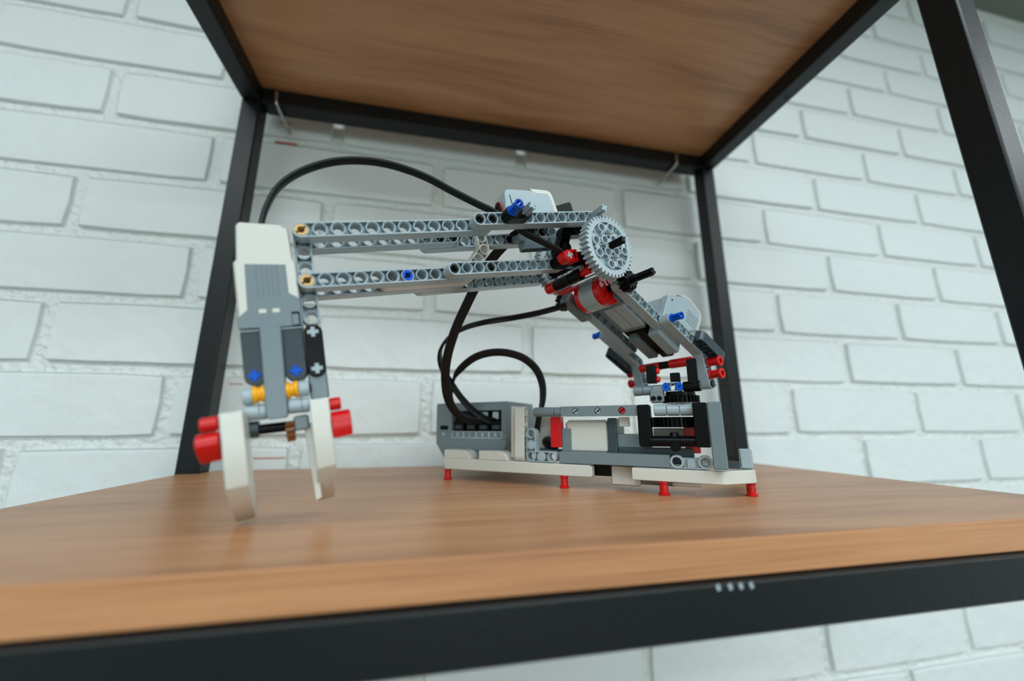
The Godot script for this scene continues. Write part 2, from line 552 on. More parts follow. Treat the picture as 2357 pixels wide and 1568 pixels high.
func brick_mesh(x0: float, x1: float, y0: float, y1: float) -> Mesh:
	var m := MB.new(MM)
	var z0 := WALL_Z - 16.0
	var z1 := WALL_Z + rng.randf_range(-0.9, 0.9)
	var o := Vector2((x0 + x1) / 2, (y0 + y1) / 2)
	var tilt := rng.randf_range(-0.004, 0.004)
	var out := []
	var face := []
	var br := [rng.randf_range(0.7, 1.3), rng.randf_range(1.0, 2.0), rng.randf_range(2.5, 4.5), rng.randf_range(1.0, 2.4)]
	var cnr := [Vector2(x0, y0), Vector2(x1, y0), Vector2(x1, y1), Vector2(x0, y1)]
	# outline with a few wobbling points on each side, face inset by a soft arris (larger on top)
	for sd in 4:
		var a: Vector2 = cnr[sd]
		var b: Vector2 = cnr[(sd + 1) % 4]
		var parts := 6 if sd % 2 == 0 else 2
		var nn := Vector2((b - a).y, -(b - a).x).normalized()
		for k in parts:
			var p := a.lerp(b, float(k) / parts)
			var w := rng.randf_range(-0.5, 0.5)
			if k == 0:
				p -= (a - o).sign() * 1.2
				w = 0.0
			p += nn * w
			p = o + (p - o).rotated(tilt)
			out.append(p)
			var q: Vector2 = p - nn * br[sd]
			if k == 0:
				q = p - Vector2(signf(a.x - o.x) * maxf(br[1], br[3]), signf(a.y - o.y) * (br[0] if sd == 0 or sd == 1 else br[2]))
			face.append(q)
	var c := out.size()
	for i in c:
		var j := (i + 1) % c
		var d: Vector2 = (out[j] - out[i]).normalized()
		var nn := Vector3(d.y, -d.x, 0)
		m.quad(Vector3(out[i].x, out[i].y, z0), Vector3(out[j].x, out[j].y, z0), Vector3(out[j].x, out[j].y, z1 - 1.6), Vector3(out[i].x, out[i].y, z1 - 1.6), nn)
		m.quads(Vector3(out[i].x, out[i].y, z1 - 1.6), Vector3(out[j].x, out[j].y, z1 - 1.6), Vector3(face[j].x, face[j].y, z1), Vector3(face[i].x, face[i].y, z1), nn, nn, Vector3.BACK, Vector3.BACK)
		m.tri(Vector3(face[i].x, face[i].y, z1), Vector3(face[j].x, face[j].y, z1), Vector3(o.x, o.y, z1), Vector3.BACK, Vector3.BACK, Vector3.BACK)
	return m.mesh()

func build_wall() -> void:
	var wall := slab("wall_back", Vector3(-1600, -1500, WALL_Z - 130), Vector3(2600, 920, WALL_Z - 5.2), M.mortar, "white painted brick wall behind the shelf")
	var even := [-2165.0, -1630.0, -1100.0, -572.0, -12.0, 547.0, 1082.0, 1598.0, 2072.0, 2560.0, 3080.0, 3600.0]
	var odd := [-1900.0, -1365.0, -832.0, -297.0, 243.0, 795.0, 1336.0, 1823.0, 2310.0, 2820.0, 3340.0]
	var rows := [-1.44, -1.28, -1.12, -0.96, -0.805, -0.647, -0.492, -0.333, -0.174, -0.02, 0.138, 0.296, 0.451, 0.607, 0.763, 0.917, 1.065, 1.217, 1.368, 1.508, 1.655, 1.81, 1.96]
	for r in rows.size() - 1:
		var y0: float = rows[r] * 455.0
		var y1: float = rows[r + 1] * 455.0 - 11.0
		if y1 > 912: y1 = 912.0
		var js: Array = odd if r % 2 == 0 else even
		var cut := []
		for x in js:
			cut.append(x * 0.455 + rng.randf_range(-4, 4))
		for i in cut.size() - 1:
			if cut[i + 1] < -1100 or cut[i] > 1500:
				continue
			put("brick", brick_mesh(cut[i] + 6.0, cut[i + 1] - 6.0, y0 + rng.randf_range(-0.8, 0.8), y1 + rng.randf_range(-1.2, 1.2)), M.paint, wall)

	# bare orange clay where the paint ends
	M.clay = plastic(Color(0.82, 0.50, 0.33), 0.9)
	for p in [[-176.0, -146.0, -33.2, 1.1], [-208.0, -195.0, 42.2, 0.9], [-199.0, -186.0, 364.0, 2.0], [-201.0, -176.0, 337.0, 1.4], [329.0, 343.0, 368.0, 1.8]]:
		var m := MB.new(MM)
		m.box(Vector3(p[0], p[2], WALL_Z - 9.0), Vector3(p[1], p[2] + p[3], WALL_Z + 1.3), 0.3)
		put("bare_patch", m.mesh(), M.clay, wall)

func build_room() -> void:
	slab("floor", Vector3(-1700, -1560, WALL_Z - 130), Vector3(2700, -1500, 4200), M.floor, "floor of the room")
	slab("ceiling", Vector3(-1700, 920, WALL_Z - 130), Vector3(2700, 980, 4200), M.ceiling, "dim grey ceiling above the brick wall")
	slab("wall_left", Vector3(-1700, -1500, WALL_Z - 130), Vector3(-1600, 920, 4200), M.room, "plain left wall of the room")
	slab("wall_right", Vector3(2600, -1500, WALL_Z - 130), Vector3(2700, 920, 4200), M.room, "plain right wall of the room")
	slab("wall_front", Vector3(-1600, -1500, 4100), Vector3(2600, 920, 4200), M.room, "plain wall opposite the brick wall")
	var i := 0
	for z in [0.5, 1.35, 2.15]:
		for x in [-0.65, 0.55, 1.75]:
			lamp(x, z, "long ceiling light panel, %s in the %s row" % [["leftmost", "middle one", "rightmost"][i % 3], ["nearest", "middle", "farthest"][i / 3]], LAMPS[i / 3])
			i += 1

func build_window() -> void:
	# the daylit window opposite the shelf
	var o := base("window_1", Vector3(0.6, -0.1, 4.06))
	tag(o, "wide bright window opposite the brick wall", "", "", "structure")
	var m := MB.new(MM)
	for s in [-1.0, 1.0]:
		m.box(Vector3(-1400, s * 700 - 30, -40), Vector3(1400, s * 700 + 30, 40), 4)
	for x in [-1370, -460, 460, 1370]:
		m.box(Vector3(x - 30, -670, -40), Vector3(x + 30, 670, 40), 4)
	put("window_frame", m.mesh(), M.lampcase, o)
	for k in 3:
		var g := MB.new(MM)
		g.box(Vector3(-1340 + k * 920, -670, 10), Vector3(-490 + k * 920, 670, 20), 1)
		put("pane", g.mesh(), M.glow, o)
	var l := AreaLight3D.new()
	l.name = "window_light"
	l.area_size = Vector2(2.7, 1.3)
	l.light_energy = WINDOW
	l.light_color = Color(0.93, 0.98, 1.0)
	l.shadow_enabled = true
	l.area_range = 14.0
	o.add_child(l, true)
	l.position = Vector3(0, 0, -0.05)

const TOP := -42.12   # top of the lower board, mm below the lens
const XL0 := -221.0
const XL1 := -202.0
const XR0 := 358.0
const XR1 := 377.0
const ZB0 := -431.0
const ZB1 := -411.0
const ZF0 := -168.0
const ZF1 := -148.0

func board(called: String, x0: float, x1: float, z0: float, z1: float, y0: float, y1: float, notch: bool, parent: Node, label: String) -> void:
	var m := MB.new(MM)
	m.xf = Transform3D(Basis(Vector3.RIGHT, Vector3.FORWARD, Vector3.UP), Vector3.ZERO)   # poly y runs to -z, prism z runs up
	var p := v2([x0, -z1, x1, -z1, x1, -z0, x0, -z0])
	if notch:
		var g := 1.0
		p = v2([x0, -z1, XR1 - 8, -z1, XR1 - 8, -(ZF1 + g), XR0 - g, -(ZF1 + g), XR0 - g, -(ZF0 - g), x1, -(ZF0 - g), x1, -(ZB1 + g), XR0 - g, -(ZB1 + g), XR0 - g, -z0, XL1 + g, -z0, XL1 + g, -(ZB1 + g), x0, -(ZB1 + g), x0, -(ZF0 - g), XL1 + g, -(ZF0 - g), XL1 + g, -(ZF1 + g), x0, -(ZF1 + g)])
	m.prism(p, y0, y1, 0.8)
	put(called, m.mesh(), M.wood, parent, Transform3D(), label)

func build_shelf() -> void:
	var o := base("shelving_unit", Vector3.ZERO)
	tag(o, "black steel frame shelving unit with brown wood boards against the brick wall", "shelf")
	for c in [[XL0, XL1, ZB0, ZB1], [XR0, XR1, ZB0, ZB1], [XL0, XL1, ZF0, ZF1], [XR0, XR1, ZF0, ZF1]]:
		var m := MB.new(MM)
		m.box(Vector3(c[0], TOP - 32.5, c[2]), Vector3(c[1], 760, c[3]), 1.6)
		put("post", m.mesh(), M.steel, o)
	for lv in [[353.5, 373.0, ZF0, ZF1], [TOP - 32.5, TOP - 14.0, -157.5, -137.5]]:
		for z in [[ZB0, ZB1], [lv[2], lv[3]]]:
			var m := MB.new(MM)
			var ex := 0.0 if z[0] == ZB0 or lv[2] == ZF0 else XL1 - XL0
			m.box(Vector3(XL1 - ex, lv[0], z[0]), Vector3(XR0 + ex, lv[1], z[1]), 1.6)
			put("rail", m.mesh(), M.steel, o)
		for x in [[XL0, XL1], [XR0, XR1]]:
			var m := MB.new(MM)
			m.box(Vector3(x[0], lv[0], ZB1), Vector3(x[1], lv[1], ZF0), 1.6)
			var r := put("rail", m.mesh(), M.steel, o)
			if lv[0] > 0 and x[0] > 0:
				var h := MB.new(MM)
				h.cyl(Vector3(0, -0.2, 0), Vector3(0, 0.6, 0), 3.2, 20, 0.1)
				var hr := MB.new(MM)
				hr.tube(Vector3(0, -0.1, 0), Vector3(0, 0.5, 0), 4.2, 3.1, 24)
				put("hole_rim", hr.mesh(), M.slate, r, Transform3D(Basis(), Vector3(368.5, 353.3, -287.0) * MM))
				put("screw_hole", h.mesh(), M.black, r, Transform3D(Basis(), Vector3(368.5, 353.3, -287.0) * MM))
	board("upper_board", XL0, XR1, ZB0, ZF1, 373.2, 389.0, false, o, "underside of the upper board")
	board("lower_board", -217.0, 366.0, -436.0, -140.0, TOP - 13.8, TOP, true, o, "wood board the robot arm stands on")
	# worn paint on the front rail
	var ch := MB.new(MM)
	var i := 0
	for x in [105.0, 110.0, 114.5, 119.0]:
		ch.at(x, TOP - 15.0 - i * 0.1, -137.4, rotz(20))
		ch.box(Vector3(-0.9, -1.5, -0.1), Vector3(0.7, 0.7, 0.12), 0.1)
		i += 1
	put("paint_chip", ch.mesh(), M.chip, o, Transform3D(), "bare scratches on the front rail")
	# hooks in the wall that hold the unit
	for k in 2:
		var hx: float = [-185.5, 316.7][k]
		var m := MB.new(MM)
		var sg: float = [1.0, -1.0][k]
		var pts := smooth_path([Vector3(hx + sg * 1.5, 350.0, WALL_Z + 4), Vector3(hx + sg * 1.5, 350.0, ZB0 - 2), Vector3(hx + sg * 1.5, 350.2, ZB1 - 3), Vector3(hx + sg * 1.2, 351.4, ZB1 + 1.4), Vector3(hx + sg * 0.6, 355, ZB1 + 2.7), Vector3(hx, 361, ZB1 + 2.2), Vector3(hx - sg * 0.5, 367, ZB1 + 2.0)], 6)
		m.sweep(pts, 1.7, 1.7, Vector3(0.3, 0.2, 1), 12)
		var h := put("wall_hook", m.mesh(), M.chrome, self)
		tag(h, ["bent metal wall hook over the back rail near the left post", "bent metal wall hook over the back rail near the right post"][k], "hook")

# ---------------------------------------------------------------- the robot
func build_gripper() -> void:
	var g := fr("G")
	# motor that drives the fingers
	var m := MB.new()
	m.prism(v2([-3.06, 0.30, -0.78, 0.16, -0.66, 0.02, -0.6, -1.72, -0.47, -1.95, -0.46, -5.62, -3.42, -5.58, -3.42, -1.95, -3.27, -1.75, -3.14, 0.18]), -2.7, 0.0, 0.14)
	m.prism(v2([-3.06, -0.2, -3.04, 0.36, -2.95, 0.42, -1.05, 0.34, -0.92, 0.26, -0.85, -0.2]), -2.4, -0.12, 0.1)
	var mo := put("gripper_motor", m.mesh(), M.white, robot, g, "white and grey motor that works the gripper")
	var p := MB.new()
	p.prism(v2([-2.88, -2.06, -0.98, -2.12, -0.98, -3.75, -0.47, -4.1, -0.44, -5.66, -3.44, -5.60, -3.44, -5.02, -2.96, -4.6]), -1.2, 0.06, 0.03)
	var cov := put("motor_cover", p.mesh(), M.mgrey, mo)
	var gr := MB.new()
	for k in 5:
		gr.box(Vector3(-2.42 + k * 0.24, -3.9, 0.04), Vector3(-2.36 + k * 0.24, -2.1, 0.085), 0.01)
	put("rib", gr.mesh(), M.mgrey, mo)
	for x in [-2.28, -1.66]:
		bx("status_light", M.white, Transform3D(), Vector3(x - 0.19, -4.86, 0.0), Vector3(x + 0.19, -4.6, 0.1), 0.05, mo)
	bx("slot", M.black, Transform3D(), Vector3(-0.95, -5.66, 0.0), Vector3(-0.55, -4.85, 0.075), 0.01, mo)
	bx("slot_cover", M.mgrey, Transform3D(), Vector3(-0.93, -5.6, 0.0), Vector3(-0.62, -4.98, 0.1), 0.02, mo)
	# motor legs
	for s in [[-3.4, -2.45], [-1.58, -0.5]]:
		var lg := MB.new()
		var w: float = s[1] - s[0]
		var poly := [Vector2(s[0], -5.74), Vector2(s[1], -5.76)]
		for k in 13:
			var a := -PI * k / 12.0
			poly.append(Vector2((s[0] + s[1]) / 2 + cos(a) * w / 2, -8.2 + sin(a) * 0.46))
		lg.prism(poly, -1.6, 0.0, 0.06)
		lg.ring(Vector3((s[0] + s[1]) / 2, -8.15, 0.0), Vector3.BACK, 0.42, 0.004, 0.34, 0.004, 24)
		var lo := put("motor_leg", lg.mesh(), M.slate, robot, g)
		put("axle", axle(0.5), M.blue, lo, Transform3D(Basis(), Vector3((s[0] + s[1]) / 2, -8.13, -0.42) * U), "blue axle end")
	bx("edge_strip", M.lgrey, g, Vector3(-3.42, -5.79, -1.4), Vector3(-0.46, -5.72, 0.09), 0.02)
	# plain side of the middle beam
	var ms := MB.new()
	ms.prism(v2([-2.47, -5.66, -1.5, -5.7, -1.6, -10.3, -1.66, -10.5, -1.75, -10.56, -2.4, -10.52, -2.5, -10.46, -2.56, -10.3]), -0.5, 0.47, 0.05)
	put("beam", ms.mesh(), M.mgrey, robot, g)
	# small linked beam with two axle ends
	var bl := MB.new()
	var pl := []
	for k in 13:
		pl.append(Vector2(0.0 + cos(PI * k / 12.0) * 0.47, -6.1 + sin(PI * k / 12.0) * 0.47))
	for k in 13:
		pl.append(Vector2(-0.02 - cos(PI * k / 12.0) * 0.47, -8.15 - sin(PI * k / 12.0) * 0.47))
	bl.prism(pl, -0.6, 0.12, 0.07)
	var blk := put("axle_beam", bl.mesh(), M.black, robot, g)
	for y in [-6.08, -8.15]:
		put("axle", axle(0.5), M.lgrey, blk, Transform3D(Basis(), Vector3(-0.01, y, -0.33) * U), "grey axle end")
	bx("connector_block", M.mgrey, g, Vector3(-0.5, -9.85, -1.3), Vector3(0.45, -7.9, -0.05), 0.12)
	# upright beam of the gripper
	put("beam", beam(6), M.lgrey, robot, fr("G", 0, 0, -1.5, rotz(-90)))
	# bushes and axles below the motor
	for a in [[-3.52, -3.08, 0.44, M.lgrey], [-1.0, -0.5, 0.44, M.lgrey]]:
		rod("bush", a[3], g, Vector3(a[0], -9.15, 0), Vector3(a[1], -9.17, 0), a[2])
	for a in [[-3.08, -2.52], [-1.6, -1.02]]:
		var b := MB.new()
		var w: float = a[1] - a[0]
		b.lathe(Vector3(a[0], -9.13, 0), Vector3.RIGHT, [Vector2(0.1, 0), Vector2(0.44, 0), Vector2(0.47, 0.04), Vector2(0.44, w * 0.3), Vector2(0.36, w * 0.42), Vector2(0.36, w * 0.58), Vector2(0.44, w * 0.7), Vector2(0.47, w - 0.04), Vector2(0.44, w), Vector2(0.1, w)], 28)
		put("half_bush", b.mesh(), M.yellow, robot, g, "yellow grooved bush")
	rod("axle", M.black, g, Vector3(-3.5, -9.15, 0), Vector3(-0.4, -9.15, 0), 0.22)
	for a in [[-3.5, -2.55], [-1.58, -0.58]]:
		rod("connector", M.lgrey, g, Vector3(a[0], -9.98, -0.1), Vector3(a[1], -10.06, -0.1), 0.40)
		rod("connector", M.mgrey, g, Vector3(a[0] + 0.62, -9.99, -0.1), Vector3(a[0] + 0.66, -9.99, -0.1), 0.425, 0.01)
	rod("axle", M.black, g, Vector3(-3.0, -10.93, -0.4), Vector3(-1.2, -11.05, -0.4), 0.27)
	rod("connector", M.dgrey, g, Vector3(-3.6, -10.85, -0.4), Vector3(-3.0, -10.9, -0.4), 0.43)
	bx("connector_block", M.mgrey, g, Vector3(-1.42, -11.35, -0.9), Vector3(-0.7, -10.55, 0.0), 0.1)
	var cg := cog(10, 0.42, 0.1, -0.2, 0.2)
	cg.cyl(Vector3(0, 0, -0.12), Vector3(0, 0, 0.12), 0.3)
	put("worm_gear", cg.mesh(), M.brown, robot, fr("G", -1.6, -11.3, -0.3, roty(90)), "brown toothed wheel")
	# fingers
	var prof := v2([1.35, -9.86, 1.42, -10.0, 1.42, -13.3, 1.36, -13.4, -2.7, -15.66, -2.9, -15.7, -3.15, -15.55, -3.2, -15.3, 0.0, -13.2, 0.0, -11.6, -0.6, -10.9, -0.6, -9.9])
	for s in [[-4.34, -3.4, -1.2], [-0.55, 0.36, 0.6]]:
		var f := MB.new()
		var q := []
		for a in prof:
			q.append(Vector2(-a.x, a.y))
		f.prism(q, 0.0, s[1] - s[0], 0.06)
		for i in f.v.size():   # the tip leans a little to the left
			f.v[i].z -= (0.5 if s[0] < -1.0 else 0.25) * U * clampf((-13.3 * U - f.v[i].y) / (2.6 * U), 0.0, 1.0)
		var fo := put("gripper_finger", f.mesh(), M.white, robot, g * Transform3D(Basis(Vector3(0, 0, -1), Vector3.UP, Vector3.RIGHT).orthonormalized(), Vector3(s[0], 0, 0) * U), "white gripper finger bent back at the tip")
		if s[0] > -1:
			var fp := MB.new()
			fp.prism(v2([-0.98, -11.2, -0.5, -11.0, -0.5, -15.1, -0.8, -15.2]), -1.6, -0.3, 0.05)
			put("finger_pad", fp.mesh(), M.white, robot, g)
	bx("finger_slot", M.dgrey, g, Vector3(-4.1, -9.87, 0.2), Vector3(-3.7, -9.82, 0.9), 0.01)
	for s in [-1.0, 1.0]:
		var e: float = -4.4 if s < 0 else 0.36
		var w1: float = 0.72 if s < 0 else 0.56
		var w2: float = 0.9 if s < 0 else 0.95
		rod("red_pin", M.red, g, Vector3(e, -10.26, 1.0), Vector3(e + s * w1, -10.26, 1.0), 0.34, 0.05)
		var b := MB.new()
		var pr := []
		for k in 10:
			var a := -0.35 + (PI + 0.35) * k / 9.0
			pr.append(Vector2(cos(a) * 0.56, -11.15 + sin(a) * 0.5))
		pr.append_array(v2([-0.56, -11.6, -0.45, -12.0, -0.2, -12.02]))
		b.prism(pr, 0.0, w2, 0.06)
		put("red_block", b.mesh(), M.red, robot, g * Transform3D(Basis(Vector3(0, 0, -s), Vector3.UP, Vector3(s, 0, 0)), Vector3(e, 0, 1.0) * U))

func build_arm() -> void:
	# upper pair of long beams, near and far
	put("beam", beam(13), M.lgrey, robot, fr("A", 0, 0, -0.5), "long grey beam with round holes")
	put("beam", beam(11), M.lgrey, robot, fr("A", 11, 0, 0.5))
	put("beam", beam(11), M.lgrey, robot, fr("A", 0, 0, -2.5))
	put("beam", beam(11), M.lgrey, robot, fr("A", 8.35, 0, -3.5))
	# lower pair
	put("beam", beam(12), M.lgrey, robot, fr("L", 0, 0, -0.5))
	put("beam", beam(11), M.lgrey, robot, fr("L", 9, 0, 0.5))
	put("beam", beam(12), M.lgrey, robot, fr("L", 0, 0, -2.5))
	put("beam", beam(13), M.lgrey, robot, fr("L", 8.2, 0, -3.5))
	# pins of the gripper joint and others
	for t in [fr("A", 0, 0, 0.0), fr("L", 0, 0, 0.0)]:
		put("connector_pin", pin_end(), M.tan, robot, t, "tan pin head in the end hole")
		var sh := MB.new()
		sh.cyl(Vector3(0, 0, -3.0), Vector3(0, 0, -1.0), 0.285)
		put("pin_shaft", sh.mesh(), M.tan, robot, t)
	put("connector_pin", pin_end(), M.blue, robot, fr("L", 6, 0, 0.0), "blue pin head in the lower beam")
	for x in [11.0, 12.0]:
		put("connector_pin", pin_end(), M.black, robot, fr("A", x, 0, 0.9))
	for x in [9.0, 12.0]:
		put("connector_pin", pin_end(), M.black, robot, fr("L", x, 0, 0.9))
	for x in [9.0, 10.0]:
		put("connector_pin", pin_end(), M.black, robot, fr("A", x, 0, -2.1))
	# white bent beam between the lower beams
	put("bent_beam", bent([[5, 0, 0, 7], [11, 0, 45, 4], [13.12, 2.12, 91, 3]]), M.white, robot, fr("L", 0, 0, -1.5), "white bent beam between the grey beams")
	# black and blue pieces on the upper beam
	var b := MB.new()
	var pl := []
	for k in 13:
		pl.append(Vector2(14.25 + sin(PI * k / 12.0) * 0.47, -cos(PI * k / 12.0) * 0.47))
	for k in 13:
		pl.append(Vector2(13.05 - sin(PI * k / 12.0) * 0.47, cos(PI * k / 12.0) * 0.47))
	b.prism(pl, 1.0, 1.95, 0.06)
	put("connector_block", b.mesh(), M.black, robot, fr("A"))
	put("connector_pin", pin_mesh(1.15), M.blue, robot, fr("A", 13.05, 0.05, 1.95), "blue pin sticking out of a black block")
	put("axle", axle(1.2), M.lgrey, robot, fr("A", 14.1, -0.05, 1.85, rotz(20)))
	put("axle", axle(1.6), M.lgrey, robot, fr("A", 21, 0, 0.9, rotz(20)), "grey axle above the large gear")
	# sensor on top
	var s := MB.new()
	s.prism(v2([14.0, 0.6, 14.32, 2.8, 14.52, 3.06, 14.8, 3.1, 18.2, 2.94, 18.5, 2.84, 18.64, 2.5, 18.85, 0.6]), -2.6, -0.5, 0.1)
	var so := put("touch_sensor", s.mesh(), M.lgrey, robot, fr("A"), "grey sensor box with a red ringed lens")
	var tr := MB.new()
	tr.prism(v2([16.6, 3.12, 18.25, 3.0, 18.58, 2.85, 18.72, 2.5, 18.93, 0.6, 18.62, 0.6, 18.4, 2.3, 18.25, 2.6, 17.0, 2.72]), -1.6, -0.47, 0.04)
	put("sensor_trim", tr.mesh(), M.white, so, Transform3D(), "white corner trim")
	bx("sensor_slot", M.black, Transform3D(Basis(), Vector3(14.75, 1.75, 0) * U) * Transform3D(rotz(3), Vector3.ZERO), Vector3(-0.03, -0.7, -0.6), Vector3(0.03, 0.8, -0.47), 0.01, so)
	var ln := MB.new()
	ln.lathe(Vector3(14.02, 1.85, -1.5), Vector3.LEFT, [Vector2(0, 0.0), Vector2(0.2, 0.02), Vector2(0.22, 0.1), Vector2(0.34, 0.1), Vector2(0.36, 0.05), Vector2(0.5, 0.05), Vector2(0.54, 0.0)], 28)
	put("lens", ln.mesh(), M.black, so)
	var lr := MB.new()
	lr.tube(Vector3(14.1, 1.85, -1.5), Vector3(13.98, 1.85, -1.5), 0.58, 0.53, 28)
	put("lens_ring", lr.mesh(), M.red, so, Transform3D(), "red ring")
	var pg := MB.new()
	pg.prism(v2([18.7, 1.55, 20.2, 1.6, 21.5, 1.65, 21.6, 1.8, 21.55, 2.55, 21.4, 2.65, 20.9, 2.55, 19.9, 2.3, 18.7, 2.2]), -2.3, -1.7, 0.1)
	put("cable_plug", pg.mesh(), M.black, robot, fr("A"))
	# pieces between the beams near the elbow
	put("beam", beam(3), M.lgrey, robot, fr("A", 17.0, 0.1, -2.5))
	put("axle", axle(0.6), M.black, robot, fr("A", 18.1, 0.1, -2.5))
	put("beam", beam(4), M.mgrey, robot, fr("A", 16.1, -0.85, -2.3, rotx(90)))
	rod("connector", M.mgrey, fr("A"), Vector3(15.7, -0.3, -2.6), Vector3(15.7, -0.4, -1.6), 0.36)
	put("bent_beam", bent([[21.4, -0.42, 180, 3], [19.4, -0.42, -120, 3]]), M.black, robot, fr("A", 0, 0, -1.0, Basis()), "black bent beam")
	bx("connector_block", M.mgrey, fr("A"), Vector3(18.1, -2.6, -1.9), Vector3(18.9, -0.6, -1.2), 0.08)
	rod("connector", M.black, fr("A"), Vector3(18.9, -1.9, -1.8), Vector3(18.9, -1.9, -0.4), 0.42)

func build_elbow() -> void:
	var l := fr("L")
	big_gear(fr("L", 21.06, 0.085, 4.65, rotz(1.0)), true)
	big_gear(fr("L", 22.18, 0.82, -2.5, rotz(4.0)), false)
	put("axle", axle(9.2), M.black, robot, fr("L", 21.06, 0.085, -3.3, rotz(30)), "black axle through the large gear")
	small_gear(fr("F", 0, 0, 4.65), M.black)
	small_gear(fr("F", -0.6, -0.2, -2.4), M.black)
	put("axle", axle(10.6), M.black, robot, fr("F", 0, 0, -3.9, rotz(25)), "long black axle of the pinion")
	# red and black blocks at the end of the lower beams
	var poly := []
	for k in 13:
		poly.append(Vector2(18.05 - sin(PI * k / 12.0) * 0.5, cos(PI * k / 12.0) * 0.48))
	var pr := poly.duplicate()
	pr.append_array(v2([18.95, -0.48, 18.95, 0.48]))
	var r := MB.new()
	r.prism(pr, 2.02, 3.0, 0.06)
	var ro := put("axle_block", r.mesh(), M.red, robot, l, "red block with an axle end")
	put("axle", axle(0.4), M.lgrey, ro, Transform3D(rotz(15), Vector3(18.05, 0.0, 2.66) * U))
	bx("pin_slot", M.black, Transform3D(), Vector3(18.5, -0.3, 2.9), Vector3(18.65, 0.3, 3.012), 0.004, ro)
	var k2 := MB.new()
	var pk := []
	for k in 13:
		pk.append(Vector2(18.1 - sin(PI * k / 12.0) * 0.5, -0.03 + cos(PI * k / 12.0) * 0.48))
	pk.append_array(v2([20.9, -0.5, 20.9, 0.45]))
	k2.prism(pk, 1.0, 2.0, 0.06)
	put("connector_block", k2.mesh(), M.black, robot, l)
	rod("connector", M.black, l, Vector3(18.9, -0.02, 2.52), Vector3(20.7, 0.02, 2.7), 0.4)
	bx("connector_block", M.lgrey, l, Vector3(19.7, -1.2, 1.2), Vector3(20.2, -0.55, 2.2), 0.06)
	bx("axle_block", M.red, l, Vector3(20.5, -1.2, 1.0), Vector3(21.4, 0.5, 2.2), 0.2)
	# cross shaft of black sleeves with red ends
	rod("connector", M.red, l, Vector3(19.75, -1.3, -2.2), Vector3(19.75, -1.3, -1.1), 0.5)
	rod("connector", M.black, l, Vector3(19.75, -1.3, -1.1), Vector3(19.75, -1.3, 0.9), 0.48)
	rod("connector", M.black, l, Vector3(19.8, -1.28, 0.95), Vector3(19.8, -1.28, 2.05), 0.5)
	rod("axle", M.lgrey, l, Vector3(20.8, -1.5, -1.9), Vector3(20.85, -1.52, 3.1), 0.075, 0.01)
	put("axle", axle(1.15), M.red, robot, fr("L", 19.85, -1.28, 2.0, rotz(20)), "red axle end")
	bx("axle_block", M.red, l, Vector3(20.1, -2.1, -1.6), Vector3(21.2, -1.75, 0.2), 0.1)
	# rotating hub of the lifting motor
	var f := fr("F")
	var h := MB.new()
	h.lathe(Vector3(0, 0, 0), Vector3.BACK, [Vector2(0.3, 2.2), Vector2(1.32, 2.2), Vector2(1.38, 2.14), Vector2(1.38, 1.5)], 40)
	var ho := put("motor_hub", h.mesh(), M.red, robot, f, "red face of the motor hub")
	for a in [0.3, 1.9, 3.4, 5.0]:
		var hb := MB.new()
		hb.tube(Vector3(cos(a) * 0.85, sin(a) * 0.85, 2.0), Vector3(cos(a) * 0.85, sin(a) * 0.85, 2.3), 0.42, 0.30)
		hb.ring(Vector3(cos(a) * 0.85, sin(a) * 0.85, 2.21), Vector3.BACK, 0.3, 0, 0, 0, 20)
		put("hub_hole", hb.mesh(), M.red, ho)
	var hc := MB.new()
	hc.lathe(Vector3(0, 0, 0), Vector3.BACK, [Vector2(1.2, 1.56), Vector2(1.44, 1.56), Vector2(1.47, 1.52), Vector2(1.47, 0.82), Vector2(1.44, 0.79), Vector2(1.44, 0.76), Vector2(1.47, 0.73), Vector2(1.47, -0.08), Vector2(1.44, -0.1), Vector2(1.2, -0.1)], 44)
	put("hub_housing", hc.mesh(), M.lgrey, robot, f)
	var hr := MB.new()
	hr.lathe(Vector3(0, 0, 0), Vector3.BACK, [Vector2(1.2, -0.05), Vector2(1.43, -0.05), Vector2(1.46, -0.1), Vector2(1.46, -0.6), Vector2(1.4, -0.66), Vector2(0, -0.66)], 44)
	put("hub_rim", hr.mesh(), M.red, robot, f)

